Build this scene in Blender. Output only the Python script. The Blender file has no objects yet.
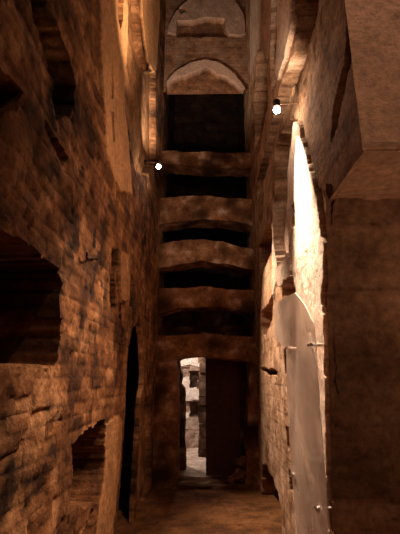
import bpy, bmesh, math, random
import numpy as np
from mathutils import Vector, Matrix, noise as mnoise

random.seed(7)
C = bpy.context.scene.collection
# ------------------------------------------------------------------ camera
F = 400.0                       # focal length in pixels of the 400x534 frame
PITCH = math.atan(111 / F); YAW = math.atan(7 / F)
EYE = Vector((0.0, 0.0, 1.5))
cam = bpy.data.cameras.new('camera'); cam_o = bpy.data.objects.new('camera', cam); C.objects.link(cam_o)
cam.sensor_fit = 'VERTICAL'; cam.sensor_height = 36; cam.lens = 36 * F / 534; cam.clip_start = .02
cam_o.location = EYE; cam_o.rotation_euler = (math.pi/2 + PITCH, 0, YAW)
bpy.context.scene.camera = cam_o
ROT = cam_o.rotation_euler.to_matrix()

def ray(px, py): return ROT @ Vector(((px - 200) / F, (267 - py) / F, -1.0))
def on_x(px, py, x):
    d = ray(px, py); return EYE + d * ((x - EYE.x) / d.x)
def on_y(px, py, y):
    d = ray(px, py); return EYE + d * ((y - EYE.y) / d.y)

W = 0.79                        # half width of the gallery
YE = 6.3                        # the end of the gallery
TOP = 9.6

# ------------------------------------------------------------------ noise
def vnoise(u, v, seed):
    rs = np.random.RandomState(seed); n = 256
    g = rs.rand(n, n)
    ui = np.floor(u).astype(int); vi = np.floor(v).astype(int)
    fu = u - ui; fv = v - vi
    fu = fu*fu*(3-2*fu); fv = fv*fv*(3-2*fv)
    a = g[ui % n, vi % n]; b = g[(ui+1) % n, vi % n]; c = g[ui % n, (vi+1) % n]; d = g[(ui+1) % n, (vi+1) % n]
    return (a*(1-fu)+b*fu)*(1-fv) + (c*(1-fu)+d*fu)*fv
def fbm(u, v, seed, octv=4):
    s = 0; a = .5
    for k in range(octv):
        s = s + a * (vnoise(u, v, seed + k) - .5); u = u*2.03 + 11.3; v = v*2.03 + 5.7; a *= .55
    return s                     # about -.5 .. .5
def inpoly(u, v, poly):
    r = np.zeros(u.shape, bool); n = len(poly)
    for i in range(n):
        x1, y1 = poly[i]; x2, y2 = poly[(i+1) % n]
        if y1 == y2: continue
        r ^= ((y1 > v) != (y2 > v)) & (u < (x2-x1)*(v-y1)/(y2-y1) + x1)
    return r

# ------------------------------------------------------------------ materials
def mat(name): 
    m = bpy.data.materials.new(name); m.use_nodes = True
    return m, m.node_tree.nodes, m.node_tree.links, m.node_tree.nodes['Principled BSDF']
def ramp(nd, stops):
    r = nd.new('ShaderNodeValToRGB'); e = r.color_ramp.elements
    while len(e) < len(stops): e.new(.5)
    for k, (p, c) in enumerate(stops): e[k].position = p; e[k].color = (*c, 1)
    return r
def rock(name, darkc, midc, lightc, plaster=(.62,.43,.31), scale=5, bump=.5, rough=.95, stretch=(1,1,1)):
    """rock or masonry; vertex attribute 'mask' : r = plaster, g = tint of the single block, b = grime"""
    m, nd, lk, b = mat(name)
    tc = nd.new('ShaderNodeTexCoord'); mp = nd.new('ShaderNodeMapping'); mp.inputs['Scale'].default_value = stretch
    lk.new(tc.outputs['Object'], mp.inputs['Vector'])
    n1 = nd.new('ShaderNodeTexNoise'); n1.inputs['Scale'].default_value = scale; n1.inputs['Detail'].default_value = 8; n1.inputs['Roughness'].default_value = .65
    n2 = nd.new('ShaderNodeTexNoise'); n2.inputs['Scale'].default_value = scale*7; n2.inputs['Detail'].default_value = 6; n2.inputs['Roughness'].default_value = .7
    lk.new(mp.outputs[0], n1.inputs['Vector']); lk.new(mp.outputs[0], n2.inputs['Vector'])
    at = nd.new('ShaderNodeAttribute'); at.attribute_name = 'mask'
    sep = nd.new('ShaderNodeSeparateColor'); lk.new(at.outputs['Color'], sep.inputs[0])
    ad = nd.new('ShaderNodeMath'); ad.operation = 'ADD'; lk.new(n1.outputs[0], ad.inputs[0])
    s2 = nd.new('ShaderNodeMath'); s2.operation = 'MULTIPLY_ADD'; lk.new(sep.outputs[1], s2.inputs[0]); s2.inputs[1].default_value = .14; s2.inputs[2].default_value = -.07
    lk.new(s2.outputs[0], ad.inputs[1])
    r = ramp(nd, [(.32, darkc), (.5, midc), (.7, lightc)]); lk.new(ad.outputs[0], r.inputs[0])
    rp = ramp(nd, [(.3, tuple(c*.72 for c in plaster)), (.65, plaster)]); lk.new(n1.outputs[0], rp.inputs[0])
    mx = nd.new('ShaderNodeMix'); mx.data_type = 'RGBA'
    lk.new(sep.outputs[0], mx.inputs['Factor']); lk.new(r.outputs[0], mx.inputs['A']); lk.new(rp.outputs[0], mx.inputs['B'])
    mg = nd.new('ShaderNodeMix'); mg.data_type = 'RGBA'; mg.inputs['B'].default_value = (*[c*.45 for c in darkc], 1)
    lk.new(sep.outputs[2], mg.inputs['Factor']); lk.new(mx.outputs['Result'], mg.inputs['A'])
    # fine speckle of the stone itself
    sp = nd.new('ShaderNodeMapRange'); sp.inputs['From Min'].default_value = .3; sp.inputs['From Max'].default_value = .62; sp.inputs['To Min'].default_value = .55; sp.inputs['To Max'].default_value = 1.1
    lk.new(n2.outputs[0], sp.inputs['Value'])
    ml = nd.new('ShaderNodeMix'); ml.data_type = 'RGBA'; ml.blend_type = 'MULTIPLY'; ml.inputs['Factor'].default_value = 1
    lk.new(mg.outputs['Result'], ml.inputs['A']); lk.new(sp.outputs[0], ml.inputs['B'])
    lk.new(ml.outputs['Result'], b.inputs['Base Color'])
    b.inputs['Roughness'].default_value = rough; b.inputs['Specular IOR Level'].default_value = .2
    bp = nd.new('ShaderNodeBump'); bp.inputs['Strength'].default_value = bump; bp.inputs['Distance'].default_value = .03
    sm = nd.new('ShaderNodeMath'); sm.operation = 'ADD'; lk.new(n1.outputs[0], sm.inputs[0]); lk.new(n2.outputs[0], sm.inputs[1])
    lk.new(sm.outputs[0], bp.inputs['Height']); lk.new(bp.outputs[0], b.inputs['Normal'])
    return m
def plain(name, col, rough=.5, metal=0.0, nscale=30, var=.25, emit=None):
    m, nd, lk, b = mat(name)
    tc = nd.new('ShaderNodeTexCoord'); n = nd.new('ShaderNodeTexNoise'); n.inputs['Scale'].default_value = nscale; n.inputs['Detail'].default_value = 5
    lk.new(tc.outputs['Object'], n.inputs['Vector'])
    r = ramp(nd, [(.3, tuple(c*(1-var) for c in col)), (.7, col)]); lk.new(n.outputs[0], r.inputs[0]); lk.new(r.outputs[0], b.inputs['Base Color'])
    b.inputs['Roughness'].default_value = rough; b.inputs['Metallic'].default_value = metal
    if emit:
        b.inputs['Emission Color'].default_value = (*emit[0], 1); b.inputs['Emission Strength'].default_value = emit[1]
    return m

M_LEFT = rock('tufa_brick', (.05,.017,.007), (.21,.082,.030), (.50,.25,.12), plaster=(.74,.38,.17), scale=3.2, bump=.7)
M_RIGHT = rock('pale_tufa', (.20,.085,.040), (.46,.25,.135), (.66,.42,.27), plaster=(.80,.58,.43), scale=4, bump=.6)
M_END = rock('arch_masonry', (.12,.045,.018), (.30,.125,.052), (.50,.25,.12), plaster=(.76,.48,.35), scale=5, bump=.7)
M_DARK = rock('dark_rock', (.05,.018,.008), (.12,.045,.02), (.2,.08,.04), scale=4, bump=.7)  # dark brown rock for side chamber, outer shell and inner doorway
M_GAP_SHADE = rock('gap_shade_rock', (.015,.007,.004), (.035,.014,.008), (.06,.026,.014), scale=4, bump=.7)  # near-black colour stands in for the shade in the gaps behind the arches
M_PIER = rock('brown_plaster', (.13,.055,.028), (.23,.105,.056), (.34,.17,.10), plaster=(.54,.28,.165), scale=3, bump=.35)
M_FLOOR = rock('packed_earth', (.09,.032,.010), (.18,.07,.022), (.30,.12,.042), scale=4, bump=.5)
M_ROOM = rock('white_tufa', (.14,.075,.05), (.34,.22,.16), (.55,.42,.34), plaster=(.92,.86,.78), scale=5, bump=.4)
M_JAMB = rock('grey_stone', (.09,.05,.033), (.19,.12,.08), (.32,.22,.16), scale=8, bump=.6)
M_IRON = plain('dark_iron', (.05,.025,.015), .55, .8)
M_STEEL = plain('steel', (.72,.62,.54), .25, 1.0)
M_LENS = plain('lamp_lens', (1,.95,.9), .3, 0, emit=((1,.86,.70), 60))
M_WOOD = plain('dark_plank', (.10,.030,.014), .8, 0, 14, .5)

# ------------------------------------------------------------------ objects
def tag(o, label=None, cat=None, group=None, kind=None):
    for k, v in (('label', label), ('category', cat), ('group', group), ('kind', kind)):
        if v: o[k] = v
    return o
def link(name, me, m, parent=None):
    o = bpy.data.objects.new(name, me); C.objects.link(o)
    if m: me.materials.append(m)
    if parent: o.parent = parent
    return o
def empty(name, loc):
    o = bpy.data.objects.new(name, None); o.location = loc; o.empty_display_size = .1; C.objects.link(o); return o
def grid_mesh(name, P, mask, flip=False, hole=None, angle=50):
    """P (nu,nv,3) grid of points, mask (nu,nv,3)"""
    nu, nv = P.shape[:2]
    idx = np.arange(nu*nv).reshape(nu, nv)
    q = np.stack([idx[:-1,:-1], idx[1:,:-1], idx[1:,1:], idx[:-1,1:]], -1).reshape(-1, 4)
    if flip: q = q[:, ::-1]
    if hole is not None: q = q[~hole.reshape(-1)]
    me = bpy.data.meshes.new(name)
    me.vertices.add(nu*nv); me.vertices.foreach_set('co', P.reshape(-1).astype(np.float32))
    nf = len(q); me.loops.add(nf*4); me.polygons.add(nf)
    me.loops.foreach_set('vertex_index', q.reshape(-1).astype(np.int32))
    me.polygons.foreach_set('loop_start', np.arange(0, nf*4, 4, dtype=np.int32))
    me.polygons.foreach_set('use_smooth', np.ones(nf, bool))
    me.update(calc_edges=True)
    at = me.color_attributes.new('mask', 'FLOAT_COLOR', 'POINT')
    at.data.foreach_set('color', np.concatenate([mask, np.ones((nu, nv, 1))], -1).reshape(-1).astype(np.float32))
    me.set_sharp_from_angle(angle=math.radians(angle))
    me.validate()
    return me
def blocks(u, v, bu, bv, seed):
    """masonry in courses: block height offset, joint mask, block id tint"""
    vv = v / bv + .35 * fbm(u*1.1, v*.7, seed+40, 2)
    row = np.floor(vv).astype(int)
    rs = np.random.RandomState(seed); sh = rs.rand(512); ln = .75 + .5*rs.rand(512)
    uu = u / (bu * ln[row % 512]) + sh[row % 512]*3 + .25*fbm(u*2, v*4, seed+50, 2)
    colm = np.floor(uu).astype(int)
    t = np.random.RandomState(seed+1).rand(256, 256)[row % 256, colm % 256]
    du = np.minimum(uu-colm, 1-(uu-colm)) * bu; dv = np.minimum(vv-row, 1-(vv-row)) * bv
    joint = np.clip(1 - np.minimum(du, dv)/.012, 0, 1)
    return t, joint

def wall_field(name, m, mapf, u0, u1, v0, v1, step, feats, seed, blk=(.3,.14), amp=.05, bamp=.03, flip=False, grime=.55, jd=.008, ragged=.05, cut=None, calm=None):
    """mapf(u, v, h) -> xyz ; h > 0 goes into the wall.  feats: (polygon in (u,v), depth, plaster or None, slope)"""
    nu = int((u1-u0)/step)+1; nv = int((v1-v0)/step)+1
    u, v = np.meshgrid(np.linspace(u0, u1, nu), np.linspace(v0, v1, nv), indexing='ij')
    t, joint = blocks(u, v, blk[0], blk[1], seed)
    n1 = fbm(u*1.3, v*1.3, seed+3, 5); n2 = fbm(u*9, v*9, seed+9, 4)
    ero = np.clip(fbm(u*2.1, v*2.6, seed+17, 4)*4 + .2, 0, 1)       # where the face has fallen away
    n3 = fbm(u*3.6, v*4.2, seed+61, 4); pit = np.clip(fbm(u*13, v*17, seed+71, 3)*5 - .9, 0, 1)
    h = -amp*2*n1 - n3*.05 + (t-.5)*bamp*2 + joint*jd - n2*.03 + ero*.022 + pit*.03
    if calm: h = h*calm(u)
    pl = np.zeros_like(h); gr = np.clip(joint*.4 + ero*grime*np.clip(n2*3+.6, 0, 1) + pit*.6, 0, 1)
    pu = u + fbm(u*7, v*7, seed+21, 3)*ragged*2; pv = v + fbm(u*7+40, v*7, seed+25, 3)*ragged*2
    gone = None
    for f in feats:
        ins = inpoly(pu, pv, f[0]); dep = f[1]; p = f[2]
        if dep is not None:
            if f[3:] and f[3] == 'smooth': h = np.where(ins, dep - n1*amp - n2*.008, h)
            else: h = np.where(ins, dep + h*.8, h)
            if f[3:] and f[3] == 'hole': gone = ins
        if p is not None:
            pl = np.where(ins, np.clip(p + n2*.8, 0, 1), pl); gr = np.where(ins, gr*(1-p), gr)
    X = mapf(u, v, h)
    hole = None
    if cut: hole = (u < cut(v))[:-1, :-1]
    if gone is not None: hole = gone[:-1,:-1] & gone[1:,:-1] & gone[:-1,1:] & gone[1:,1:]
    me = grid_mesh(name, np.stack(X, -1), np.stack([pl, t, gr], -1), flip, hole)
    o = link(name, me, m); o['kind'] = 'structure'
    return o

# ---- left wall : u = y, v = z
def LW(pts): return [(lambda p: (p.y, p.z))(on_x(a, b, -W)) for a, b in pts]
left = [
    # long burial niches, high and near the viewer
    (LW([(28,-30),(36,-30),(47,0),(60,32),(72,65),(78,87),(74,115),(60,115),(57,100),(50,70),(37,32),(28,0)]), .35, None),
    (LW([(-40,20),(0,68),(20,97),(18,108),(0,112),(-40,100)]), .3, None),
    (LW([(48,120),(56,132),(68,158),(66,166),(58,152),(49,134)]), .14, None),
    (LW([(-80,180),(0,228),(30,247),(62,268),(62,300),(57,364),(30,366),(0,372),(-80,384)]), .42, None),
    # plaster strip still on the wall, and the smoother bay behind it
    (LW([(97,-30),(127,-30),(126,60),(122,96),(128,150),(131,195),(118,190),(113,180),(104,150),(99,60)]), -.02, .95, 'smooth'),
    (LW([(127,-30),(137,-30),(141,40),(146,70),(152,72),(156,72),(156,160),(150,172),(146,178),(136,172),(128,120),(124,98),(127,60)]), .10, .35, 'smooth'),
    (LW([(137,-30),(159,-30),(158,20),(155,70),(152,72),(146,62),(142,40)]), -.03, .95, 'smooth'),
    (LW([(116,-10),(122,-10),(122,20),(119,27),(117,18)]), .25, None),
    (LW([(108.5,68),(110.5,68),(111,96),(109,98)]), .1, None),
    (LW([(109,112),(111,112),(112,140),(110,142)]), .1, None),
    # slots and the low arched opening
    (LW([(112,249),(117,249),(116,280),(115,308),(111,309)]), .22, None),
    (LW([(117,250),(127,256),(126,300),(118,304)]), -.03, .5, 'smooth'),
    (LW([(119,300),(122,300),(122,318),(119.5,318)]), .16, None),
    (LW([(131.4,274),(134,278),(133,306),(129,306)]), .18, None),
    (LW([(137,322),(139.5,326),(142,337),(143,372),(142,388),(140,400),(138,440),(136,480),(133,534),(126,640),(100,640),(117,534),(120,490),(124,440),(126,400),(127,373),(128.5,348),(132,332)]), .05, None, 'hole'),
    # lower niche
    (LW([(71.5,443),(87,435),(96,424),(104.7,421),(104,455),(103,475),(98,502),(84,506),(71,508),(72,470)]), .34, None),
    (LW([(105,424),(118,415),(122,420),(121,450),(118,480),(113,534),(106,600),(86,600),(98,506),(104,475)]), -.005, .6, 'smooth'),
    (LW([(92,508),(97,505),(94,520),(88,545),(79,545)]), .16, None),
    (LW([(141,400),(150,395),(152,480),(140,520),(136,534),(138,480)]), .07, .25, 'smooth'),
]
wall_field('wall_left', M_LEFT, lambda u, v, h: (-W - h, u, v), -1.6, YE+.9, -.05, TOP, .014, left, 11,
           blk=(.22,.075), amp=.03, bamp=.008, flip=True, grime=1.0, ragged=.028, calm=lambda u: np.clip(1.25 - u/4.2, .22, 1))

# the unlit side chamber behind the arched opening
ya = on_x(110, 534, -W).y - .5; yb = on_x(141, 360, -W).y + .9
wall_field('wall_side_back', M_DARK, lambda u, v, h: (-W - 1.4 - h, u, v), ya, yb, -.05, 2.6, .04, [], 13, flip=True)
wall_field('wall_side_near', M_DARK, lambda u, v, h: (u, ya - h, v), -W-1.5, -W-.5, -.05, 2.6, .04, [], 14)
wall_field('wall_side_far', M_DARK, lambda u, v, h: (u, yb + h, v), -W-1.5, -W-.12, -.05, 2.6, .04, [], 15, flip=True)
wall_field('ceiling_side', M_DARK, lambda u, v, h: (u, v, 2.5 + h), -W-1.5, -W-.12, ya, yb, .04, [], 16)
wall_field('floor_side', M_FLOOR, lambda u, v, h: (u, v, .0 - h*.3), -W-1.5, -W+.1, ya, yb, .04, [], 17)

# ---- right wall : u = y, v = z
_e = [on_x(328, 200, W - .06), on_x(327, 430, W - .09)]
def YPF(z): return _e[1].y + (_e[0].y-_e[1].y)*(z-_e[1].z)/(_e[0].z-_e[1].z)   # the leaning near edge of the lit wall
ZS = _e[0].z                       # soffit of the side passage
YP = YPF(ZS)
_d = ray(380, 149); YU = EYE.y + _d.y*(ZS-EYE.z)/_d.z                           # face of the upper pier
print('YP', YP, YPF(0), 'ZS', ZS, 'YU', YU)
def tilt(z): return .06*np.clip(1 - z/6.0, 0, 1)          # the wall leans in slightly at its foot
def on_r(a, b, off=0.0):
    x = W
    for _ in range(5): p = on_x(a, b, x + off); x = W - float(tilt(p.z))
    return p
def RW(pts): return [(lambda p: (p.y, p.z))(on_r(a, b)) for a, b in pts]
right = [
    (RW([(301,118),(316,60),(333,-30),(370,-30),(372,148),(330,200),(318,190),(309,150)]), .0, .12, 'smooth'),
    (RW([(250,-30),(272,-30),(271,20),(268,60),(262,52),(257,50),(253,66),(250,78)]), .0, .8, 'smooth'),
    (RW([(257,52),(263,52),(267,62),(268,100),(262,132),(255,150),(254,100)]), .25, None),
    (RW([(272,-30),(281,-30),(280,40),(277,80),(272,90),(270,60)]), .08, .4, 'smooth'),
    (RW([(281,-30),(297,-30),(295,20),(287,60),(279,84),(277,70),(279,40)]), -.03, .95, 'smooth'),
    (RW([(297,-30),(325,-30),(312,30),(303,62),(292,90),(281,120),(272,150),(258,200),(257,180),(268,140),(279,90),(292,55),(296,20)]), .2, None),
    (RW([(352,-30),(360,-30),(352,60),(340,118),(331,142),(333,110),(345,60)]), .12, None),
    # brown bay beside the bright face
    (RW([(275,150),(290,118),(296,122),(293,150),(290,175),(289,215),(292,258),(280,272),(275,240)]), .15, .15, 'smooth'),
    (RW([(259,247),(265,232),(271,219),(272.5,232),(273,252),(267,262),(260,276)]), .3, None),
    (RW([(274,200),(277,205),(280,240),(279,268),(275,300),(274,260)]), -.02, .5),
    (RW([(280,270),(293,256),(299,262),(298,272),(284,288),(280,284)]), -.05, .8, 'smooth'),
    (RW([(281,291),(297,274),(299,292),(296,292),(285,298),(281,300)]), .3, None),
    (RW([(261,312),(268,304),(274,294),(273,318),(270,326),(265,337),(262,334)]), .2, None),
    (RW([(263,318),(269,310),(269,324),(264,334)]), .06, .6),
    (RW([(261,367),(270,368),(277,371),(277,377),(268,374),(261,371)]), .22, None),
    (RW([(283.5,350),(287,348),(287,376),(285,374)]), .2, None),
    (RW([(286,428),(289.5,428),(290,447),(287,448)]), .18, None),
    (RW([(288,470),(291,476),(297,500),(294,500),(289,488)]), .12, None),
    (RW([(262,466),(266,465),(272,478),(278,495),(282.5,511),(281,540),(262,500)]), .35, None),
    # bright rendered face, standing a little proud, and its ragged near edge
    (RW([(297,122),(303,126),(309,150),(318,190),(327,240),(326,300),(330,420),(340,700),(300,700),(299,420),(299,300),(293,250),(290,215),(291,170),(294,150)]), -.03, .9, 'smooth'),
    (RW([(294,205),(297,203),(297.5,224),(295,226)]), .06, .3),
]
def right_map(u, v, h): return (W - tilt(v) + h, u, v)
wall_field('wall_right', M_RIGHT, right_map, YP-.02, YE+.9, -.05, TOP, .014, right, 23, blk=(.3,.13), amp=.025, bamp=.006, grime=.4, calm=lambda u: np.clip(1.2 - u/5.0, .25, .6), cut=lambda v: YPF(np.minimum(v, ZS)))
# the strip of the same wall that bridges over the side passage
wall_field('wall_right_upper', M_RIGHT, right_map, YU, YP+.014, ZS, TOP, .014, right, 23, blk=(.3,.13), amp=.025, bamp=.006, grime=.4, calm=lambda u: np.clip(1.2 - u/5.0, .25, .6))
# far jamb of the side passage, facing the viewer, its soffit, and the upper pier
wall_field('wall_passage', M_PIER, lambda u, v, h: (u, YPF(v) + h, v), W-.07, 2.6, -.05, ZS+.1, .02, [], 31, blk=(.5,.4), amp=.03, bamp=.006, jd=.0, flip=True, grime=.35)
wall_field('ceiling_passage', M_PIER, lambda u, v, h: (u, v, ZS + h), W-.05, 2.6, YU-.02, YP+.08, .02,
           [([(W-.3,YU-1),(2.7,YU-1),(2.7,YP-.0),(W-.3,YP-.0)], .0, .75, 'smooth')], 33, blk=(.6,.5), amp=.03, bamp=.004, jd=0)
wall_field('wall_pier', M_PIER, lambda u, v, h: (u, YU + h, v), W-.06, 2.6, ZS-.01, TOP, .025,
           [([(W-.3,ZS-1),(2.7,ZS-1),(2.7,TOP+1),(W-.3,TOP+1)], .0, .7, 'smooth')], 37, blk=(.5,.3), amp=.03, bamp=.01, jd=0, flip=True)

# ---- the rest of the shell, dark rock round the viewer
wall_field('wall_passage_side', M_DARK, lambda u, v, h: (2.6 + h, u, v), -1.7, 2.8, -.05, TOP, .08, [], 41)
wall_field('wall_behind', M_DARK, lambda u, v, h: (u, -1.6 - h, v), -W-.1, 2.7, -.05, TOP, .08, [], 43)
wall_field('ceiling', M_DARK, lambda u, v, h: (u, v, TOP - .1 + h), -W-.2, 2.7, -1.8, YE+1, .06, [], 47)
wall_field('floor', M_FLOOR, lambda u, v, h: (u, v, -h*.35 + .0 ), -1.6, 2.7, -1.7, 13, .03, [], 51, blk=(.9,.8), amp=.06, bamp=.01, jd=0)

# ---- upper end wall with two plaster lunettes : u = x, v = z
def EW(pts, y=YE): return [(lambda p: (p.x, p.z))(on_y(a, b, y)) for a, b in pts]
Z90 = on_y(205, 91, YE).z
lun = [
    (EW([(150,95),(260,95),(260,-40),(150,-40)]), .02, .25, 'smooth'),
    (EW([(167,84),(172,76),(180,70),(190,65),(203,62),(216,64),(228,70),(237,78),(243,87),(246,92),(246,100),(165,100)]), .07, .05),
    (EW([(166,84),(172,75),(180,69),(190,64),(203,61),(216,63),(228,69),(237,77),(243,86),(246,92),(241,90),(234,83),(226,78),(218,76),(212,71),(206,67),(202,70),(195,73),(188,76),(179,77),(172,81),(168,87)]), -.04, 1.0, 'smooth'),
    (EW([(167,34),(169,26),(173,16),(180,7),(190,-1),(200,-5),(220,-5),(231,-2),(239,6),(244,18),(246,34),(240,37),(229,35),(225,29),(225,20),(208,18),(197,21),(177.5,22),(176,35)]), -.03, .95, 'smooth'),
    (EW([(178,22),(197,21),(208,18),(224,20),(224,28),(228,36),(177,36)]), .08, .1),
    (EW([(178,10),(184,8),(187,12),(181,15)]), .02, .1),
]
wall_field('wall_end_upper', M_END, lambda u, v, h: (u, YE + h, v), -W-.1, W+.1, Z90, TOP, .014, lun, 61, blk=(.26,.075), amp=.03, bamp=.012, flip=True, ragged=.03)
wall_field('wall_end_back', M_GAP_SHADE, lambda u, v, h: (u, YE + 2.2 + h, v), -W-.2, W+.2, 2.9, TOP, .03, [], 63, flip=True)
wall_field('wall_recess_left', M_GAP_SHADE, lambda u, v, h: (-W - h, u, v), YE+.85, YE+2.3, 2.9, TOP, .05, [], 64, flip=True)
wall_field('wall_recess_right', M_GAP_SHADE, lambda u, v, h: (W + h, u, v), YE+.85, YE+2.3, 2.9, TOP, .05, [], 65)
wall_field('floor_recess', M_GAP_SHADE, lambda u, v, h: (u, v, 3.1 - h), -W-.2, W+.2, YE+.9, YE+2.3, .05, [], 66)

# ------------------------------------------------------------------ rough solids
def rough_prism(name, m, rows, y0, y1, amp=.02, ns=4.0, seed=0, parent=None, ny=8, nz=8, joints=None):
    """rows: list of (x, zbottom, ztop) across; a solid between y0 (front) and y1 with broken faces"""
    nx = len(rows); ring = []
    for k in range(nz): ring.append((y0, k/nz))
    for k in range(ny): ring.append((y0 + (y1-y0)*k/ny, 1.0))
    for k in range(nz): ring.append((y1, 1-k/nz))
    for k in range(ny): ring.append((y1 + (y0-y1)*k/ny, 0.0))
    nr = len(ring); bm = bmesh.new(); V = []
    off = Vector((seed*3.1, seed*1.7, seed*2.3))
    cols = []
    for (x, zb, zt) in rows:
        line = []
        for (y, t) in ring:
            p = Vector((x, y, zb + (zt-zb)*t))
            q = p*ns + off
            d = mnoise.noise_vector(q)*amp + mnoise.noise_vector(q*3.1)*amp*.5 + mnoise.noise_vector(q*8)*amp*.25
            line.append(bm.verts.new(p + d))
        V.append(line)
    for i in range(nx-1):
        for k in range(nr):
            bm.faces.new((V[i][k], V[i+1][k], V[i+1][(k+1) % nr], V[i][(k+1) % nr]))
    bm.faces.new(V[0]); bm.faces.new(V[-1][::-1])
    bmesh.ops.recalc_face_normals(bm, faces=bm.faces)
    me = bpy.data.meshes.new(name); bm.to_mesh(me); bm.free()
    for p in me.polygons: p.use_smooth = True
    me.set_sharp_from_angle(angle=math.radians(50))
    at = me.color_attributes.new('mask', 'FLOAT_COLOR', 'POINT')
    for k, v in enumerate(me.vertices):
        q = v.co*5 + off
        n = mnoise.noise(q); g = mnoise.noise(v.co*2.2 + off)
        at.data[k].color = (max(0, min(1, n*1.1 + mnoise.noise(v.co*13 + off)*.9 - .25)), .5 + n*.5, max(0, min(1, .25 - g*1.2 - n*.6)), 1)
    return link(name, me, m, parent)
def interp(pts, x):
    for (a, b), (c, d) in zip(pts, pts[1:]):
        if a <= x <= c: return b + (d-b)*(x-a)/(c-a)
    return pts[0][1] if x < pts[0][0] else pts[-1][1]
def span(label, top, bot, depth=.42, y=YE, seed=1, amp=.018, x0=-W-.02, x1=W+.02, name='masonry_arch', m=M_END):
    T = [(on_y(a, b, y).x, on_y(a, b, y).z) for a, b in top]; B = [(on_y(a, b, y).x, on_y(a, b, y).z) for a, b in bot]
    rows = []
    for k in range(65):
        x = x0 + (x1-x0)*k/64; rows.append((x, interp(B, x), interp(T, x)))
    o = rough_prism(name, m, rows, y, y+depth, amp, 4.5, seed, ny=10, nz=12)
    if label: tag(o, label, 'arch', 'brace arches between the two walls')
    return o
span('topmost thin straight pale-edged masonry brace below the tall dark recess', [(150,151),(250,153)], [(150,163),(180,165),(215,167),(250,168)], .35, seed=1, amp=.03)
span('second brace arch from the top, just under the thin straight brace', [(150,198),(200,196),(250,199)], [(150,227),(170,222),(205,219),(235,221),(256,227)], .4, seed=2)
span('third brace arch from the top, with a pale broken upper rim and bowed underside', [(150,247),(175,241),(200,239),(225,242),(258,251)], [(150,270),(175,265),(203,261),(232,265),(258,271)], .42, seed=3)
span('fourth brace arch from the top, dark and deep-bellied, next above the door head', [(150,289),(205,287),(260,291)], [(150,316),(175,309),(205,306),(235,309),(260,316)], .42, seed=4)
span('lowest brace arch, forming the head of the doorway', [(150,336),(205,334),(260,337)], [(150,364),(176,360),(184,357),(205,356),(230,359),(250,362),(260,366)], .5, seed=5)

# door piers
def pier(name, pxs, y0, y1, seed, m=M_END, zt=None, amp=.025):
    # pxs : (py, left px, right px) lines; built lying across by swapping axes
    rows = []
    pts = []
    for py, a, b in pxs:
        p = on_y(a, py, y0); q = on_y(b, py, y0); pts.append((p.z, p.x, q.x))
    pts.sort()
    z0 = -.04; z1 = zt if zt else pts[-1][0]
    n = 60
    me_rows = []
    for k in range(n+1):
        z = z0 + (z1-z0)*k/n
        me_rows.append((z, interp([(t[0], t[1]) for t in pts], z), interp([(t[0], t[2]) for t in pts], z)))
    o = rough_prism(name, m, me_rows, y0, y1, amp, 4.0, seed)
    for v in o.data.vertices:       # (z, y, x) -> (x, y, z)
        v.co = Vector((v.co.z, v.co.y, v.co.x))
    o.data.flip_normals()
    o['kind'] = 'structure'
    return o
ZH = on_y(205, 357, YE).z
pier('wall_end_left', [(480,146,177),(440,148,178),(400,150,178),(355,151,177)], YE, YE+.5, 8, zt=ZH+.05, amp=.02)
pier('wall_end_right', [(485,246,264),(450,247,264),(400,249,264),(355,250,264)], YE, YE+.5, 9, zt=ZH+.05, amp=.02)

Y3 = YE + 2.1
# ---- beyond the doorway : dark left jamb, stacked stone jamb, plank leaf
Y2 = YE + .95
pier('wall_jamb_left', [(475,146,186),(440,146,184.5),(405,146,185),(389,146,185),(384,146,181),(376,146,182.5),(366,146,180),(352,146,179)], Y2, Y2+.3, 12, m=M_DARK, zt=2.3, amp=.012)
jr = random.Random(3)
z = 0.0; k = 0
xa = on_y(198, 420, Y3).x; xb = on_y(209, 420, Y3).x
while z < 2.75:
    hh = jr.uniform(.13, .21); da = jr.uniform(-.02, .03)
    rows = [(xa+da + (xb+.05-xa-da)*i/10, z+.04, z+.036+hh) for i in range(11)]
    o = rough_prism('jamb_stone', M_JAMB, rows, Y3+jr.uniform(-.04,.03), Y3+.35, .014, 7, 20+k, ny=6, nz=5)
    pos = ['bottom','second','third','fourth','fifth','sixth','seventh','eighth','ninth','tenth','eleventh','twelfth','thirteenth','fourteenth','fifteenth','sixteenth','seventeenth','eighteenth','nineteenth','twentieth']
    tag(o, f'rough grey-brown stone, {pos[k]} from the floor in the pillar beside the lit gap' if k else 'rough grey-brown stone on the floor, bottom of the pillar beside the lit gap', 'stone', 'stacked stones of the doorway pillar')
    z += hh; k += 1
rows = [(-W-.2 + (2*W+.4)*i/40, 2.02, 2.4) for i in range(41)]
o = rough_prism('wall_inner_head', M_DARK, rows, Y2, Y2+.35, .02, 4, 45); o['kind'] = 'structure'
# plank door leaf, hinged at the right, standing half open
dl = empty('door_leaf', (on_y(207, 470, YE+.55).x, YE+.68, .02))
tag(dl, 'dark brown plank door leaf standing ajar in the right half of the doorway', 'door'); dl.rotation_euler.z = -.18
x0 = on_y(206, 420, YE+.6).x; x1 = on_y(240, 420, YE+.6).x; npl = 6
for i in range(npl):
    a = (x0 + (x1-x0)*i/npl) - dl.location.x; b = (x0 + (x1-x0)*(i+1)/npl) - dl.location.x + .004
    rr = [(a + (b-a)*j/3, .0, 1.95 - .01*(i % 2)) for j in range(4)]
    o = rough_prism('plank', M_WOOD, rr, -.02+.006*(i % 3), .03, .003, 3, 60+i, parent=dl, ny=2, nz=12)
for zz in (.35, 1.5):
    rr = [((x0-dl.location.x)+.02 + (x1-x0-.05)*j/8, zz, zz+.1) for j in range(9)]
    rough_prism('ledge_board', M_WOOD, rr, .032, .06, .003, 3, 70, parent=dl, ny=2, nz=2)
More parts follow.
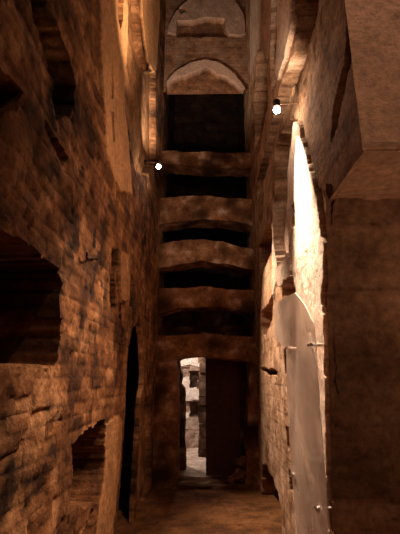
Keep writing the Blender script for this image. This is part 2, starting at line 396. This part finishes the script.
pier('wall_inner_right', [(480,222,262),(440,223,262),(400,223,262),(355,224,262)], YE+.8, YE+1.3, 14, m=M_DARK, zt=2.3, amp=.03)
# rubble at the foot of the right reveal
rk = random.Random(9)
rub = [('large brown rubble stone at the foot of the right door reveal',241,470,.12),('mid-sized rubble stone resting on the larger one by the right door reveal',242,455,.09),('small rubble stone in the doorway nearest the plank leaf',230,476,.055)]
def boulder(name, r, seed):
    bm = bmesh.new(); bmesh.ops.create_icosphere(bm, subdivisions=4, radius=r)
    s = Vector((1.0, .8, .75))
    for v in bm.verts:
        n = v.co.normalized(); f = 1 + .35*mnoise.noise(n*1.6+Vector((seed,)*3)) + .12*mnoise.noise(n*5+Vector((seed,)*3))
        v.co = Vector((n.x*s.x, n.y*s.y, n.z*s.z))*r*f
    zmin = min(v.co.z for v in bm.verts)
    for v in bm.verts: v.co.z -= zmin
    me = bpy.data.meshes.new(name); bm.to_mesh(me); bm.free()
    for p in me.polygons: p.use_smooth = True
    at = me.color_attributes.new('mask', 'FLOAT_COLOR', 'POINT')
    for k, v in enumerate(me.vertices): at.data[k].color = (.1, .5+.4*mnoise.noise(v.co*9), .2, 1)
    return me
zprev = 0
for i, (lab, px, py, r) in enumerate(rub):
    p = on_y(px, py, YE+.28)
    o = link('rubble_stone', boulder('rubble_stone', r, 3+i*2.3), M_END); o.location = (p.x, YE+.20 - (.12 if i == 2 else 0), (.035, .235, .035)[i])
    tag(o, lab, 'stone', 'rubble in the doorway')
# threshold slab
rows = [(on_y(172, 484, YE).x + (on_y(250, 484, YE).x-on_y(172, 484, YE).x)*i/24, -.05, .035 + .012*math.sin(i*.5)) for i in range(25)]
o = rough_prism('threshold_slab', M_FLOOR, rows, YE-.05, YE+.5, .012, 4, 81)
tag(o, 'worn low stone threshold across the foot of the doorway', 'threshold')

# ---- lit chamber behind : back wall with burial niches
YR = 10.2
def FR(pts): return EW(pts, YR)
rm = [
    (FR([(120,280),(240,280),(240,372),(120,372)]), .0, 0),
    (FR([(120,355),(240,350),(240,367),(198,367),(190,365),(176,367),(120,366)]), -.03, 1.0),
    (FR([(120,367),(189.5,367),(189.5,377),(120,377)]), .10, 0),
    (FR([(190,371),(230,371),(230,387),(190,387)]), .55, 0),
    (FR([(120,377),(189.5,377),(189.5,388),(120,388)]), -.02, .9),
    (FR([(120,388),(240,387),(240,401),(120,400)]), -.03, 1.0),
    (FR([(120,401),(190,401),(190,418),(120,418)]), .10, 0),
    (FR([(190,402),(240,402),(240,417),(190,417)]), .6, 0),
    (FR([(120,412),(189,412),(189,418),(120,418)]), .0, .9),
    (FR([(120,418),(240,418),(240,430),(120,430)]), -.04, .3),
]
wall_field('wall_chamber', M_ROOM, lambda u, v, h: (u, YR + h, v), -1.9, 1.6, -.05, 3.0, .015, rm, 91, blk=(.45,.2), amp=.02, bamp=.008, flip=True, ragged=.02, grime=.2)
wall_field('wall_chamber_left', M_ROOM, lambda u, v, h: (-1.9 - h, u, v), Y2+.2, YR+.1, -.05, 3.0, .04, [], 93, flip=True)
wall_field('wall_chamber_right', M_ROOM, lambda u, v, h: (1.6 + h, u, v), Y2+.2, YR+.1, -.05, 3.0, .04, [], 94)
wall_field('ceiling_chamber', M_ROOM, lambda u, v, h: (u, v, 2.95 + h), -2, 1.7, Y2+.2, YR+.2, .05, [], 95)
rows = [(-2.0+3.7*i/40, 2.2, 3.1) for i in range(41)]
o = rough_prism('wall_chamber_front', M_DARK, rows, Y2+.3, Y2+.5, .02, 4, 46); o['kind'] = 'structure'
wall_field('floor_chamber', M_ROOM, lambda u, v, h: (u, v, .035 - h*.3), -2, 1.7, YE+.45, YR+.1, .03, [([(-3,0),(3,0),(3,20),(-3,20)], .0, .4)], 96, blk=(.9,.8), jd=0, bamp=.004)
# a low rock bench along the chamber's back wall
p0 = on_y(190, 431, YR-.5).z
rows = [(-1.82+3.3*i/50, -.04, max(.2, p0)) for i in range(51)]
o = rough_prism('rock_bench', M_ROOM, rows, YR-.75, YR-.05, .03, 4, 47)
tag(o, 'low pinkish rock bench along the back of the lit chamber', 'bench')

# ------------------------------------------------------------------ lamps
def tube(name, a, b, r, m, parent, r2=None, seg=20):
    a = Vector(a); b = Vector(b); d = b - a
    bm = bmesh.new()
    bmesh.ops.create_cone(bm, cap_ends=True, segments=seg, radius1=r, radius2=r if r2 is None else r2, depth=d.length)
    q = d.to_track_quat('Z', 'Y').to_matrix().to_4x4()
    bmesh.ops.transform(bm, matrix=Matrix.Translation((a+b)/2) @ q, verts=bm.verts)
    me = bpy.data.meshes.new(name); bm.to_mesh(me); bm.free()
    for p in me.polygons: p.use_smooth = True
    me.set_sharp_from_angle(angle=math.radians(40))
    return link(name, me, m, parent)
def lens(name, c, r, parent):
    bm = bmesh.new(); bmesh.ops.create_uvsphere(bm, u_segments=20, v_segments=12, radius=r)
    for v in bm.verts: v.co = v.co + Vector(c)
    me = bpy.data.meshes.new(name); bm.to_mesh(me); bm.free()
    for p in me.polygons: p.use_smooth = True
    return link(name, me, M_LENS, parent)
def spotlight(pos, label, sx):
    t = empty('wall_spotlight', pos); tag(t, label, 'lamp', 'spotlights on the gallery walls')
    tube('housing', (0,0,.045), (0,0,.105), .03, M_IRON, t)
    tube('arm', (0,0,.075), (sx, .0, .085), .007, M_STEEL, t)
    tube('wall_plate', (sx-.008*(1 if sx > 0 else -1), 0, .085), (sx+.03*(1 if sx > 0 else -1), 0, .085), .035, M_IRON, t)
    lens('bulb', (0,0,.02), .03, t)
    return t
def spot(name, loc, target, power, ang, blend, col, size=.02):
    l = bpy.data.lights.new(name, 'SPOT'); l.energy = power; l.spot_size = math.radians(ang); l.spot_blend = blend; l.color = col; l.shadow_soft_size = size
    o = bpy.data.objects.new(name, l); C.objects.link(o); o.location = loc
    o.rotation_euler = (Vector(target)-Vector(loc)).to_track_quat('-Z', 'Y').to_euler(); return o
def point(name, loc, power, col, size=.1):
    l = bpy.data.lights.new(name, 'POINT'); l.energy = power; l.color = col; l.shadow_soft_size = size
    o = bpy.data.objects.new(name, l); C.objects.link(o); o.location = loc; return o

WARM = (1.0, .70, .46); PALE = (1.0, .80, .62)
PR = on_x(277, 112, W-.20); PL = on_x(158.5, 168, -(W-.16))
spotlight(PR, 'small glowing spotlight on an arm from the right wall, above the bright plaster', .20)
spotlight(PL, 'small glowing spotlight on the left wall near the far end arches', -.16)
print('PR', PR, 'PL', PL)
spot('right_lamp_down', PR + Vector((0,0,-.03)), on_r(308, 235), 1500, 46, 1, PALE)
spot('right_lamp_across', PR + Vector((0,0,-.03)), (-W, 2.55, .95), 520, 56, 1, WARM)
spot('right_lamp_strip', PR + Vector((0,0,.13)), (-W, 3.3, 5.3), 420, 56, 1, WARM)
point('right_lamp_glow', PR + Vector((-.05,0,-.05)), 8, PALE, .03)
spot('right_lamp_end', PR + Vector((-.05,.05,-.05)), (-.1, YE, 3.9), 110, 42, 1, PALE)
spot('right_lamp_up', PR + Vector((0,0,.13)), (W-.3, PR.y+1.6, PR.z+2.6), 55, 90, 1, PALE)
spot('left_lamp_down', PL + Vector((.0,0,-.04)), (W, PL.y-.3, 1.55), 1000, 60, 1, PALE)
point('left_lamp_glow', PL + Vector((.12,-.05,-.05)), 4, PALE, .03)
spot('left_lamp_up', PL + Vector((.0,0,.13)), (-W+.5, PL.y+1.4, PL.z+3.4), 260, 80, 1, PALE)
# unseen pier and chamber lamps, plus fill lights added for brightness
point('gallery_fill', (.1, -.9, 3.4), 12, WARM, .15)  # added general fill behind the viewer, not a fixture of the place
spot('pier_lamp', (1.1, .6, 6.2), (1.15, YU, 4.4), 420, 70, .9, (1,.72,.52))
spot('soffit_fill', (1.5, .7, .5), (1.1, YU+.3, ZS), 70, 60, 1, WARM)  # added upward fill, brightens the soffit in place of floor bounce
spot('passage_wall_fill', (2.2, -.4, 2.4), (1.7, YP+.4, 1.0), 70, 60, 1, WARM)  # added fill that keeps the passage wall from going black
point('chamber_lamp', (-1.2, 8.5, 2.6), 170, (1.0,.84,.72), .1)
point('doorway_fill', (-.4, 7.95, 2.16), 34, (1.0,.8,.66), .05)  # added fill hidden behind the door head, brightens the doorway floor

# ------------------------------------------------------------------ glass sheet in front of the fresco
mg, nd, lk, b = mat('hazy_sheet')
tc = nd.new('ShaderNodeTexCoord'); nz = nd.new('ShaderNodeTexNoise'); nz.inputs['Scale'].default_value = 3; nz.inputs['Detail'].default_value = 4
lk.new(tc.outputs['Object'], nz.inputs['Vector'])
rr = ramp(nd, [(.3, (.50,.35,.26)), (.7, (.74,.56,.44))]); lk.new(nz.outputs[0], rr.inputs[0]); lk.new(rr.outputs[0], b.inputs['Base Color'])
rg = nd.new('ShaderNodeMapRange'); rg.inputs['To Min'].default_value = .15; rg.inputs['To Max'].default_value = .5; lk.new(nz.outputs[0], rg.inputs['Value']); lk.new(rg.outputs[0], b.inputs['Roughness'])
nz2 = nd.new('ShaderNodeTexNoise'); nz2.inputs['Scale'].default_value = 1.6; nz2.inputs['Detail'].default_value = 5; nz2.inputs['Distortion'].default_value = .6; lk.new(tc.outputs['Object'], nz2.inputs['Vector'])
al = nd.new('ShaderNodeMapRange'); al.inputs['From Min'].default_value = .35; al.inputs['From Max'].default_value = .65; al.inputs['To Min'].default_value = .35; al.inputs['To Max'].default_value = .75; lk.new(nz2.outputs[0], al.inputs['Value']); lk.new(al.outputs[0], b.inputs['Alpha'])
b.inputs['Specular IOR Level'].default_value = .6
XG = W - .15
gp = [(274.5,303),(295,292.5),(304,304),(313,322),(315.5,345),(319,400),(324,470),(330,540),(335,590),(302,590),(294,500),(290,450),(287,400),(286,349),(281,344),(275,338)]
pts = [on_x(a, c, XG) for a, c in gp]
base = Vector((XG, sum(p.y for p in pts)/len(pts), min(p.z for p in pts)))
sheet = empty('protective_sheet', base); tag(sheet, 'tall hazy clear sheet with a pointed top, clipped to the right wall', 'panel')
bm = bmesh.new()
fa = [bm.verts.new(p - base) for p in pts]; fb = [bm.verts.new(p - base + Vector((.006,0,0))) for p in pts]
bm.faces.new(fa); bm.faces.new(fb[::-1])
for i in range(len(pts)): bm.faces.new((fa[i], fb[i], fb[(i+1) % len(pts)], fa[(i+1) % len(pts)]))
bmesh.ops.recalc_face_normals(bm, faces=bm.faces)
me = bpy.data.meshes.new('sheet'); bm.to_mesh(me); bm.free(); link('pane', me, mg, sheet)
for a, c, dy in ((288,348,-.0),(312,345,-.0),(293.5,474,0),(319,508,0)):
    p = on_x(a, c, XG) - base
    cl = tube('clip', p + Vector((-.012,0,0)), p + Vector((.07,0,0)), .009, M_STEEL, sheet)
    tube('clip_head', p + Vector((-.016,.02,0)), p + Vector((-.016,-.05,0)), .009, M_STEEL, cl)
# iron hook on the left wall
h0 = on_x(101, 258, -W+.01); h1 = on_x(87, 258, -W+.035)
hk = empty('iron_hook', h0); tag(hk, 'thin dark iron pin sticking out of the left brick wall at mid height', 'hook')
tube('shaft', (-.03,0,0), h1-h0, .008, M_IRON, hk); tube('tip', h1-h0, h1-h0+Vector((.0,-.01,.035)), .008, M_IRON, hk)

# ------------------------------------------------------------------ world, view
w = bpy.data.worlds.new('world'); bpy.context.scene.world = w; w.use_nodes = True
w.node_tree.nodes['Background'].inputs[0].default_value = (.02,.008,.003,1); w.node_tree.nodes['Background'].inputs[1].default_value = .3
vs = bpy.context.scene.view_settings
vs.view_transform = 'Standard'; vs.look = 'None'; vs.gamma = 1; vs.use_curve_mapping = False; vs.exposure = 0.0
